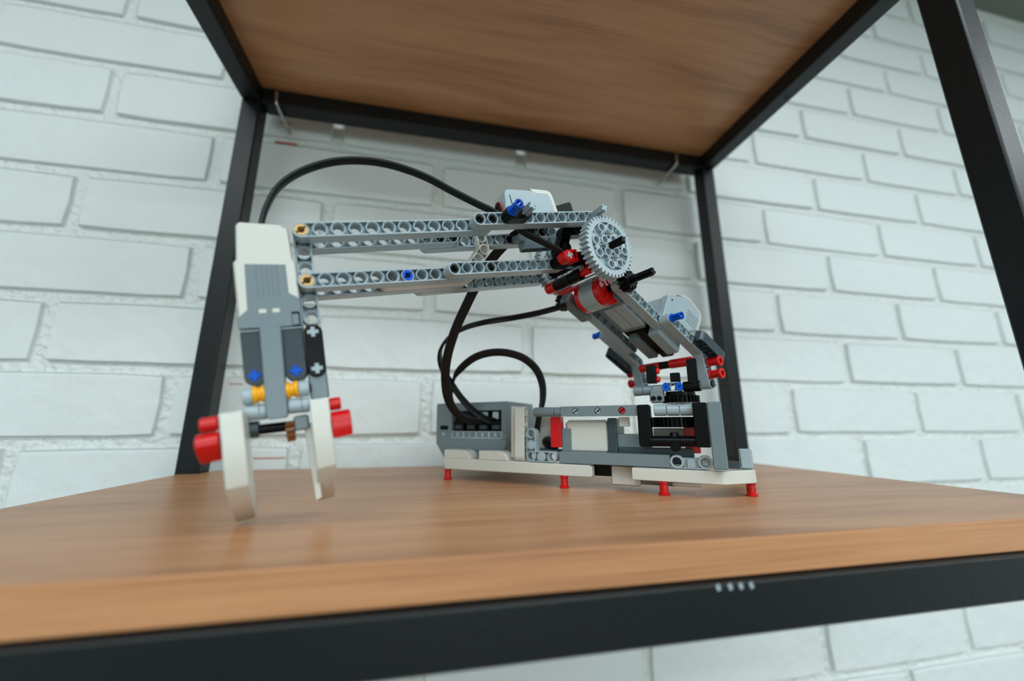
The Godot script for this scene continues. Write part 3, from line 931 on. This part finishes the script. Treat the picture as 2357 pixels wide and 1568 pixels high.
func build_forearm() -> void:
	var f := fr("F")
	put("beam", beam(9), M.lgrey, robot, fr("F", 0.1, 0.1, 3.15), "grey inclined beam")
	put("beam", beam(9), M.lgrey, robot, fr("F", 0.1, 0.1, -1.9))
	for z in [4.15, -2.9]:
		put("bent_beam", bent([[5.4, 0.1, 0, 6], [10.4, 0.1, -48, 4]]), M.lgrey, robot, fr("F", 0, 0, z), "grey bent beam of the forearm")
	put("connector_pin", pin_mesh(1.0), M.blue, robot, fr("F", 5.4, 0.12, 4.62), "blue pin")
	put("connector_pin", pin_mesh(0.85), M.blue, robot, fr("F", 5.1, 0.1, -3.4, roty(180)))
	# dark four-hole beams on the outer sides
	put("beam", beam(4), M.dgrey, robot, fr("F", 8.8, 0.3, 5.15, rotx(-90)), "dark grey short beam")
	put("beam", beam(4), M.dgrey, robot, fr("F", 7.6, -0.4, -3.9, rotx(-90)))
	for z in [4.65, -3.4]:
		for p in [[11.4, -0.5], [11.98, -1.42]]:
			put("stop_bush", bush(1.05, 0.46, 0.47), M.red, robot, fr("F", p[0], p[1], z, Basis() if z > 0 else roty(180)), "red stop bush")
	put("axle", axle(0.5), M.dgrey, robot, fr("F", 12.45, -2.15, 4.3))
	# the lifting motor
	var m := MB.new()
	m.prism(v2([0.8, -0.35, 5.2, -0.35, 5.2, 0.9, 6.0, 1.3, 6.0, 1.9, 0.2, 1.9, -0.2, 0.6]), -0.55, 2.3, 0.08)
	var mo := put("lifting_motor", m.mesh(), M.mgrey, robot, f, "large grey motor between the inclined beams")
	var hd := MB.new()
	hd.prism(v2([5.75, 0.9, 6.15, 3.95, 6.35, 4.15, 8.1, 5.45, 9.0, 5.66, 10.75, 5.4, 11.05, 5.15, 11.12, 4.75, 11.05, 3.3, 9.8, 2.3, 9.0, 0.9]), 0.4, 3.0, 0.12)
	put("motor_head", hd.mesh(), M.lgrey, mo)
	var edge := MB.new()
	edge.prism(v2([7.2, 4.85, 8.1, 5.5, 9.0, 5.72, 10.78, 5.46, 11.1, 5.2, 11.18, 4.75, 11.1, 3.3, 10.95, 3.3, 11.0, 4.7, 10.92, 5.05, 10.7, 5.25, 9.0, 5.5, 8.2, 5.3]), 0.9, 3.04, 0.03)
	put("motor_trim", edge.mesh(), M.white, mo, Transform3D(), "white edge trim")
	for k in 5:
		var a := Vector2(9.05, 4.4 - k * 0.3)
		bx("rib", M.dgrey, Transform3D(rotz(-1), Vector3(a.x, a.y, 3.0) * U), Vector3(0, -0.03, -0.05), Vector3(1.8 - k * 0.04, 0.03, 0.012), 0.005, mo)
	bx("motor_head", M.lgrey, Transform3D(), Vector3(5.9, 0.8, 2.4), Vector3(6.9, 3.9, 3.16), 0.1, mo)
	var sc := MB.new()
	sc.cyl(Vector3(6.5, 3.6, 3.1), Vector3(6.5, 3.6, 3.17), 0.12, 16, 0.01)
	put("screw_hole", sc.mesh(), M.black, mo)
	# underside panels of the motor
	bx("motor_panel", M.lgrey, f, Vector3(1.8, -0.48, 0.1), Vector3(4.8, 0.1, 1.28), 0.06)
	bx("motor_panel", M.lgrey, f, Vector3(1.8, -0.5, 1.31), Vector3(4.8, 0.1, 2.45), 0.06)
	bx("motor_panel", M.mgrey, f, Vector3(-1.3, -0.95, -2.75), Vector3(2.1, 0.3, -1.5), 0.25)
	var bl := MB.new()
	bl.prism(v2([6.2, -0.55, 9.4, -0.55, 9.4, 0.5, 6.0, 0.5]), -0.55, 0.75, 0.15)
	put("connector_block", bl.mesh(), M.mgrey, robot, f)
	var pl := MB.new()
	pl.prism(v2([5.9, -0.75, 8.9, -0.85, 9.1, -0.6, 9.0, 0.3, 5.8, 0.4]), 1.9, 3.25, 0.2)
	put("connector_block", pl.mesh(), M.lgrey, robot, f)
	put("beam", beam(5), M.black, robot, fr("F", 5.6, 0.1, 1.35))
	bx("connector_block", M.black, f, Vector3(4.9, 0.1, -0.9), Vector3(9.8, 0.9, 2.4), 0.1)
	put("connector_pin", pin_end(), M.blue, robot, fr("F", 6.8, 0.0, 0.79))
	# red cross axle
	rod("axle", M.red, f, Vector3(9.75, -1.35, -1.4), Vector3(9.75, -1.35, 0.9), 0.4)
	rod("axle", M.black, f, Vector3(9.75, -1.35, 0.9), Vector3(9.75, -1.35, 2.0), 0.36)
	rod("axle", M.red, f, Vector3(9.75, -1.35, 2.0), Vector3(9.75, -1.35, 4.1), 0.42)

func build_base() -> void:
	var b := fr("B")
	# programmable brick
	var prof := v2([-12.0, 5.08, -12.1, 4.9, -12.0, 0.85, -10.9, -0.6, -4.3, -0.6, -3.42, 0.85, -3.2, 4.95, -3.3, 5.12])
	var m := MB.new()
	m.prism(prof, -8.4, -2.7, 0.06)
	m.prism(v2([-11.7, 4.6, -11.7, 0.9, -10.7, -0.5, -4.5, -0.5, -3.8, 0.9, -3.7, 4.6]), -15.5, -8.3, 0.1)
	m.prism(v2([-12.1, 4.9, -12.0, 0.85, -10.9, -0.6, -4.3, -0.6, -3.42, 0.85, -3.36, 2.1, -10.0, 2.1, -10.0, 4.2, -9.9, 4.25, -9.9, 5.1, -12.0, 5.08]), -2.8, -2.0, 0.05)
	m.prism(v2([-10.02, 4.2, -4.0, 4.25, -4.0, 2.1, -3.36, 2.1, -3.2, 4.95, -3.3, 5.12, -10.02, 5.1]), -2.8, -2.0, 0.05)
	m.box(Vector3(-11.4, 4.86, -2.02), Vector3(-3.5, 4.9, -1.98), 0.01)
	var br := put("control_brick", m.mesh(), M.mgrey, robot, b, "grey control box with a row of cable sockets")
	bx("socket_panel", M.black, Transform3D(), Vector3(-10.0, 2.1, -2.72), Vector3(-4.0, 4.22, -2.66), 0.01, br)
	for k in 4:
		var x: float = -9.2 + k * 1.51
		bx("cable_socket", M.black, Transform3D(), Vector3(x - 0.62, 2.12, -2.7), Vector3(x + 0.62, 3.2, -2.15), 0.05, br)
		bx("socket_key", M.dgrey, Transform3D(), Vector3(x - 0.42, 2.35, -2.3), Vector3(x + 0.42, 2.75, -2.1), 0.04, br)
	for x in [-6.2, -4.9]:
		bx("socket_latch", M.lgrey, Transform3D(), Vector3(x - 0.35, 3.35, -2.7), Vector3(x + 0.35, 4.15, -2.35), 0.08, br)
	bx("usb_socket", M.black, Transform3D(), Vector3(-11.5, 2.25, -2.1), Vector3(-10.45, 2.72, -1.99), 0.02, br)
	var font := SystemFont.new()
	font.font_names = PackedStringArray(["Droid Sans"])
	var lt := [["PC", -10.98], ["D", -9.2], ["C", -7.7], ["B", -6.17], ["A", -4.66]]
	for t in lt:
		var tm := TextMesh.new()
		tm.text = t[0]
		tm.font = font
		tm.font_size = 16
		tm.pixel_size = 0.00023 if t[0] != "PC" else 0.0002
		tm.depth = 0.0002
		put("port_letter", tm, M.print, br, Transform3D(Basis(), Vector3(t[1], 1.78, -1.985) * U), "printed letter " + t[0])
		if t[0] != "PC":
			var fm := MB.new()
			for s in [-1.0, 1.0]:
				fm.box(Vector3(t[1] - 0.72, 1.78 + s * 0.32 - 0.02, -2.0), Vector3(t[1] + 0.72, 1.78 + s * 0.32 + 0.02, -1.985), 0.004)
				fm.box(Vector3(t[1] + s * 0.72 - 0.02, 1.46, -2.0), Vector3(t[1] + s * 0.72 + 0.02, 2.1, -1.985), 0.004)
			put("port_box", fm.mesh(), M.print, br)
	bx("brick_seam", M.dgrey, Transform3D(), Vector3(-4.0, 1.36, -2.02), Vector3(-3.3, 1.4, -1.99), 0.01, br)
	# white side plates of the base
	var w := MB.new()
	w.prism(v2([-9.42, -0.45, 5.4, -0.56, 5.65, -0.7, 5.65, -1.4, 5.5, -1.53, -9.3, -1.53, -9.4, -1.45]), -0.9, 0.0, 0.08)
	for x in [-9.45, -5.4]:
		var q := [Vector2(x, -0.5), Vector2(x, 0.25), Vector2(x + 0.1, 0.36)]
		for k in 8:
			var a := PI * 0.5 * (1.0 - k / 7.0)
			q.append(Vector2(x + 2.1 + cos(a) * 1.0, -0.5 + sin(a) * 0.86))
		w.prism(q, -1.6, 0.0, 0.08)
	put("base_plate", w.mesh(), M.white, robot, b, "white plate under the control box")
	var w2 := MB.new()
	w2.xf = Transform3D(Basis(Vector3.RIGHT, Vector3.FORWARD, Vector3.UP), Vector3.ZERO)
	w2.prism(v2([8.9, 0.0, 15.2, 0.0, 15.5, 0.08, 17.5, 2.1, 17.6, 2.4, 17.6, 6.5, 16.7, 6.5, 16.6, 2.6, 14.9, 0.95, 8.9, 0.95]), -1.53, -0.56, 0.08)
	put("base_plate", w2.mesh(), M.white, robot, b, "white corner plate of the base")
	# white upright with side holes, grey angle piece
	put("beam", beam(5), M.white, robot, b * Transform3D(Basis(Vector3.UP, Vector3.BACK, Vector3.RIGHT), Vector3(-1.05, 0.0, -0.5) * U), "white upright beam")
	bx("plate", M.white, b, Vector3(-2.15, -0.2, -1.4), Vector3(-1.62, 4.52, -0.5), 0.05)
	put("angle_connector", bent([[0, 2, -90, 3], [0, 0, 0, 3]]), M.lgrey, robot, fr("B", 0.1, 0, -0.5), "light grey L shaped connector")
	rod("pin_plug", M.lgrey, b, Vector3(0.1, 1, -0.9), Vector3(0.1, 1, 0.0), 0.37)
	rod("pin_plug", M.lgrey, b, Vector3(1.1, 0, -0.9), Vector3(1.1, 0, 0.0), 0.37)
	# grey beams, upper and lower
	rod("connector", M.mgrey, b, Vector3(0.3, 3.93, -0.5), Vector3(2.28, 3.93, -0.5), 0.43)
	rod("connector", M.mgrey, b, Vector3(2.34, 3.93, -0.5), Vector3(3.1, 3.93, -0.5), 0.43)
	var gb := MB.new()
	gb.box(Vector3(3.06, 3.5, -0.95), Vector3(9.9, 4.37, -0.55), 0.03)
	var edge_x := 3.06
	for x in [4.4, 6.35, 8.37]:
		gb.box(Vector3(edge_x, 3.5, -0.56), Vector3(x - 0.5, 4.37, 0.0), 0.002)
		edge_x = x + 0.5
		gb.holed(Vector3(x, 3.935, 0.0), 0.5, 0.435, 0.30, 0.56)
	gb.box(Vector3(edge_x, 3.5, -0.56), Vector3(9.9, 4.37, 0.0), 0.002)
	put("beam", gb.mesh(), M.mgrey, robot, b, "grey beam with three round holes")
	for x in [4.4, 6.35, 8.37]:
		var h := MB.new()
		h.slit_tube(Vector3(x, 3.935, -0.54), Vector3(x, 3.935, -0.12), 0.26, 0.1, 0.6)
		put("connector_pin", h.mesh(), M.lgrey if x < 8 else M.red, robot, b)
	bx("beam", M.mgrey, b, Vector3(2.75, -0.48, -0.95), Vector3(11.8, 0.48, 0.0), 0.06)
	var hb := MB.new()
	for x in [12.28, 14.25]:
		hb.tube(Vector3(x, 0, -0.9), Vector3(x, 0, 0.02), 0.5, 0.34, 28)
	hb.box(Vector3(12.7, -0.45, -0.8), Vector3(13.85, 0.3, -0.25), 0.05)
	hb.box(Vector3(12.95, -0.45, -0.4), Vector3(13.6, 0.25, -0.02), 0.1)
	hb.box(Vector3(12.2, -0.5, -0.9), Vector3(14.4, -0.4, -0.02), 0.03)
	put("connector_block", hb.mesh(), M.lgrey, robot, b)
	bx("connector_pin", M.white, b, Vector3(13.95, -0.3, -0.9), Vector3(14.55, 0.3, -0.5), 0.1)
	# red upright, motor and inner parts
	bx("beam", M.red, b, Vector3(1.75, 0.78, -1.6), Vector3(2.75, 3.5, -0.7), 0.06).set_meta("label", "red upright block")
	bx("connector_block", M.mgrey, b, Vector3(2.72, 0.4, -1.6), Vector3(3.62, 2.45, -1.0), 0.08)
	bx("turning_motor", M.white, b, Vector3(3.0, 0.35, -4.6), Vector3(6.92, 3.2, -1.1), 0.3).set_meta("label", "white end of the turning motor")
	bx("motor_ring", M.dgrey, b, Vector3(6.9, -0.4, -4.4), Vector3(7.7, 3.35, -0.95), 0.1)
	bx("motor_body", M.mgrey, b, Vector3(7.6, 0.4, -3.6), Vector3(10.2, 2.0, -1.2), 0.1)
	bx("motor_body", M.dgrey, b, Vector3(7.7, -0.3, -2.6), Vector3(13.5, 0.95, -1.0), 0.08)
	bx("plate", M.white, b, Vector3(7.9, 2.62, -1.4), Vector3(8.75, 3.42, -0.9), 0.06)
	bx("plate", M.white, b, Vector3(-0.2, 0.6, -2.6), Vector3(1.9, 3.5, -2.2), 0.06)
	rod("motor_ring", M.black, b, Vector3(0.8, 1.2, -2.4), Vector3(2.0, 1.1, -1.2), 0.55)
	bx("connector_block", M.dgrey, b, Vector3(0.2, 0.2, -2.3), Vector3(2.8, 0.6, -1.2), 0.06)
	bx("connector_block", M.red, b, Vector3(12.9, 0.55, -2.6), Vector3(14.0, 2.7, -1.8), 0.06)
	bx("connector_block", M.white, b, Vector3(10.4, 1.5, -3.4), Vector3(13.4, 2.5, -2.9), 0.06)
	# turning frame at the right: black uprights, grey sleeve, toothed ring
	bx("beam", M.black, b, Vector3(9.62, 1.06, -0.6), Vector3(10.65, 4.37, 0.3), 0.14)
	bx("beam", M.black, b, Vector3(13.74, 1.13, -0.4), Vector3(14.74, 4.41, 0.8), 0.08)
	bx("beam", M.mgrey, b, Vector3(14.76, -0.38, -0.2), Vector3(15.7, 4.44, 0.8), 0.08)
	for a in [[10.9, 11.83], [11.87, 12.78], [12.82, 13.8]]:
		rod("sleeve", M.lgrey, b, Vector3(a[0], 3.93, -0.3), Vector3(a[1], 3.93, -0.3), 0.47)
	var tt := cog(36, 1.75, 0.6, 0.0, 0.8)
	put("turntable_gear", tt.mesh(), M.black, robot, fr("B", 12.35, 2.57, -1.6, rotx(-90)))
	rod("axle", M.black, b, Vector3(10.5, 1.5, 0.0), Vector3(13.8, 1.52, 0.0), 0.41)
	var cc := MB.new()
	cc.cyl(Vector3(12.25, 1.1, 0.1), Vector3(12.25, 2.12, -0.25), 0.36, 24, 0.05)
	cc.cyl(Vector3(12.3, 1.15, -0.2), Vector3(12.3, 1.15, 0.45), 0.38, 24, 0.08)
	put("cross_connector", cc.mesh(), M.black, robot, b)
	var t2 := cog(28, 1.3, 0.4, 0.0, 0.55)
	t2.cyl(Vector3(0, 0, 0.55), Vector3(0, 0, 0.85), 1.15)
	put("turntable_gear", t2.mesh(), M.black, robot, fr("B", 12.9, 4.5, -1.2, rotx(-90)))
	bx("connector_block", M.mgrey, b, Vector3(10.65, 4.5, -1.0), Vector3(11.75, 5.6, 0.0), 0.15)
	var e := MB.new()
	for x in [10.95, 11.4]:
		e.ring(Vector3(x, 4.85, 0.0), Vector3.BACK, 0.2, 0.006, 0.0, 0.004, 20)
	put("pin_hole", e.mesh(), M.black, robot, b)
	for a in [[9.38, 10.1], [10.12, 10.85], [10.87, 11.75]]:
		rod("sleeve", M.mgrey, b, Vector3(a[0], 5.55 + (a[0] - 10.5) * 0.04, -0.5), Vector3(a[1], 5.58 + (a[0] - 10.5) * 0.04, -0.5), 0.4)
	var b3 := MB.new()
	b3.at(11.95, 5.73, 0, Basis().scaled(Vector3(0.5, 0.8, 1)))
	beam_into(b3, 3)
	put("beam", b3.mesh(), M.lgrey, robot, fr("B", 0, 0, -0.5), "short beam with two blue pins")
	for x in [11.95, 12.95]:
		var pe := MB.new()
		pe.at(0, 0, 0, Basis().scaled(Vector3(0.72, 1.0, 1)))
		pe.slit_tube(Vector3(0, 0, -0.4), Vector3(0, 0, 0.02), 0.36, 0.1, 0.5)
		pe.ring(Vector3(0, 0, -0.12), Vector3.BACK, 0.36, 0, 0, 0, 20)
		put("connector_pin", pe.mesh(), M.blue, robot, fr("B", x, 5.73, 0.0))
	rod("connector", M.black, b, Vector3(13.25, 5.72, -0.5), Vector3(14.5, 5.75, -0.2), 0.42)
	bx("motor_shaft", M.black, b, Vector3(12.3, 5.9, -1.1), Vector3(13.05, 6.9, -0.4), 0.06)
	bx("beam", M.black, b, Vector3(10.5, 6.1, -1.0), Vector3(11.3, 7.6, -0.1), 0.08)
	bx("beam", M.black, b, Vector3(13.6, 5.9, -0.9), Vector3(14.35, 7.9, 0.1), 0.08)
	for y in [6.4, 7.1]:
		rod("connector_pin", M.red, b, Vector3(11.33, y, -0.35), Vector3(11.5, y, -0.3), 0.26)
	# right end: small grey block
	bx("connector_block", M.lgrey, b, Vector3(16.65, -0.5, -2.9), Vector3(17.5, 0.95, -2.1), 0.1)
	bx("connector_block", M.dgrey, b, Vector3(15.75, -0.5, -2.6), Vector3(16.6, 0.0, -1.9), 0.06)
	# motor hanging below
	bx("motor_body", M.white, b, Vector3(6.95, -2.15, -3.2), Vector3(9.35, -0.6, -1.2), 0.12)
	bx("motor_body", M.mgrey, b, Vector3(9.35, -2.0, -3.0), Vector3(12.0, -0.6, -1.3), 0.12)
	bx("plate", M.white, b, Vector3(11.7, -1.95, -3.0), Vector3(13.8, -1.7, -1.2), 0.06)
	bx("motor_body", M.black, b, Vector3(5.3, -1.5, -3.0), Vector3(7.0, -0.6, -1.2), 0.1)
	# red feet
	for p in [[3.05, -0.45], [-9.2, -0.45], [11.15, -0.45], [17.2, -3.0]]:
		var ft := MB.new()
		ft.lathe(Vector3(0, -2.55, 0), Vector3.UP, [Vector2(0, 0), Vector2(0.4, 0.0), Vector2(0.43, 0.04), Vector2(0.43, 0.13), Vector2(0.33, 0.22), Vector2(0.31, 0.8), Vector2(0.39, 0.88), Vector2(0.39, 1.04)], 24)
		put("foot", ft.mesh(), M.red, robot, fr("B", p[0], 0, p[1]), "red peg foot")

func build_cables() -> void:
	var paths := [
		[[-83.4, 93.0, -188.1], [-82.7, 102.8, -188.8], [-79.1, 115.1, -189.6], [-70.5, 125.4, -190.2], [-57.2, 134.0, -191.3], [-42.8, 138.4, -192.7], [-27.5, 139.6, -194.8], [-10.0, 137.3, -197.8], [6.1, 132.4, -201.3], [20.4, 128.1, -204.1], [32.5, 124.6, -206.3], [45.1, 119.1, -209.3], [53.7, 115.3, -211.3], [65.4, 111.6, -213.3], [76.0, 107.7, -215.2], [84.0, 102.5, -218.0]],
		[[62.0, 128.0, -225.0], [52.5, 126.3, -229.8], [45.0, 121.2, -237.0], [36.1, 112.1, -246.9], [28.6, 99.6, -257.9], [22.2, 86.4, -268.6], [15.0, 69.6, -281.4], [10.4, 51.8, -293.5], [9.7, 36.3, -302.9], [13.0, 20.1, -311.7], [21.6, 8.5, -317.3], [32.4, 4.1, -319.8], [44.4, 4.1, -321.0], [56.0, 6.0, -324.5]],
		[[93.0, 85.5, -254.0], [89.0, 84.4, -255.8], [74.7, 81.4, -263.3], [56.8, 78.9, -272.1], [36.8, 76.9, -281.6], [21.1, 73.0, -289.6], [10.0, 66.1, -296.6], [4.9, 56.6, -302.3], [6.8, 45.3, -307.1], [15.3, 32.2, -311.7], [24.6, 20.5, -315.7], [35.7, 10.3, -318.8], [46.8, 4.1, -320.5], [53.0, 3.5, -323.5]],
		[[79.2, -5.5, -289.6], [79.6, -1.7, -289.4], [80.9, 6.4, -288.6], [83.5, 19.5, -287.1], [82.8, 32.7, -286.3], [77.1, 44.5, -286.8], [65.6, 53.1, -289.4], [49.2, 56.6, -294.6], [32.9, 53.3, -301.3], [20.0, 42.5, -309.0], [14.6, 29.1, -315.4], [15.1, 18.9, -319.1], [21.8, 9.6, -321.4], [32.6, 4.8, -322.0], [42.3, 4.1, -321.5], [49.0, 4.8, -325.0]],
	]
	var wide := [Vector3(0.3, 0.3, 1.0), Vector3(1.0, 0.3, 0.35), Vector3(0.35, 0.75, -0.5), Vector3(0.3, 0.75, 0.6)]
	var rw := [2.3, 3.5, 3.2, 3.2]
	var lab := ["black flat cable arching over the arm from the gripper", "black flat cable hanging from the arm to the control box", "black flat cable from the lifting motor to the control box", "black flat cable looped above the control box"]
	for i in 4:
		var p := []
		for a in paths[i]:
			p.append(Vector3(a[0], a[1], a[2]) - robot.position / MM)
		var m := MB.new(MM)
		m.sweep(smooth_path(p, 7), rw[i], 1.25, wide[i])
		put("cable", m.mesh(), M.rubber, robot, Transform3D(), lab[i])

func _ready() -> void:
	rng.seed = 7
	var cam := Camera3D.new()
	cam.name = "camera"
	add_child(cam)
	cam.keep_aspect = Camera3D.KEEP_HEIGHT
	cam.rotation_order = EULER_ORDER_YXZ
	cam.rotation_degrees = Vector3(12.477, -11.696, 0)
	var at := CameraAttributesPhysical.new()
	at.frustum_focal_length = 12.0 * 885.0 / 784.0
	at.frustum_near = 0.01
	at.frustum_far = 50.0
	at.frustum_focus_distance = 0.238
	at.exposure_aperture = 3.2
	cam.attributes = at
	cam.near = 0.01
	cam.fov = rad_to_deg(2.0 * atan(784.0 / 885.0))
	cam.current = true
	var we := WorldEnvironment.new()
	we.name = "world_environment"
	var env := Environment.new()
	env.background_mode = Environment.BG_COLOR
	env.background_color = Color(0.6, 0.64, 0.66)
	env.tonemap_mode = Environment.TONE_MAPPER_LINEAR
	env.tonemap_exposure = 0.77
	env.sdfgi_enabled = true
	env.ssao_enabled = true
	env.ssil_enabled = true
	we.environment = env
	add_child(we)
	make_materials()
	build_room()
	build_window()
	build_wall()
	build_shelf()
	robot = base("robot_arm", Vector3(71.0, TOP, -280.0) * MM)
	tag(robot, "grey, white and red robot arm of plastic construction beams with a two finger gripper", "robot arm")
	build_base()
	build_forearm()
	build_elbow()
	build_arm()
	build_gripper()
	build_cables()
	print("fov ", cam.fov, " near ", cam.near)
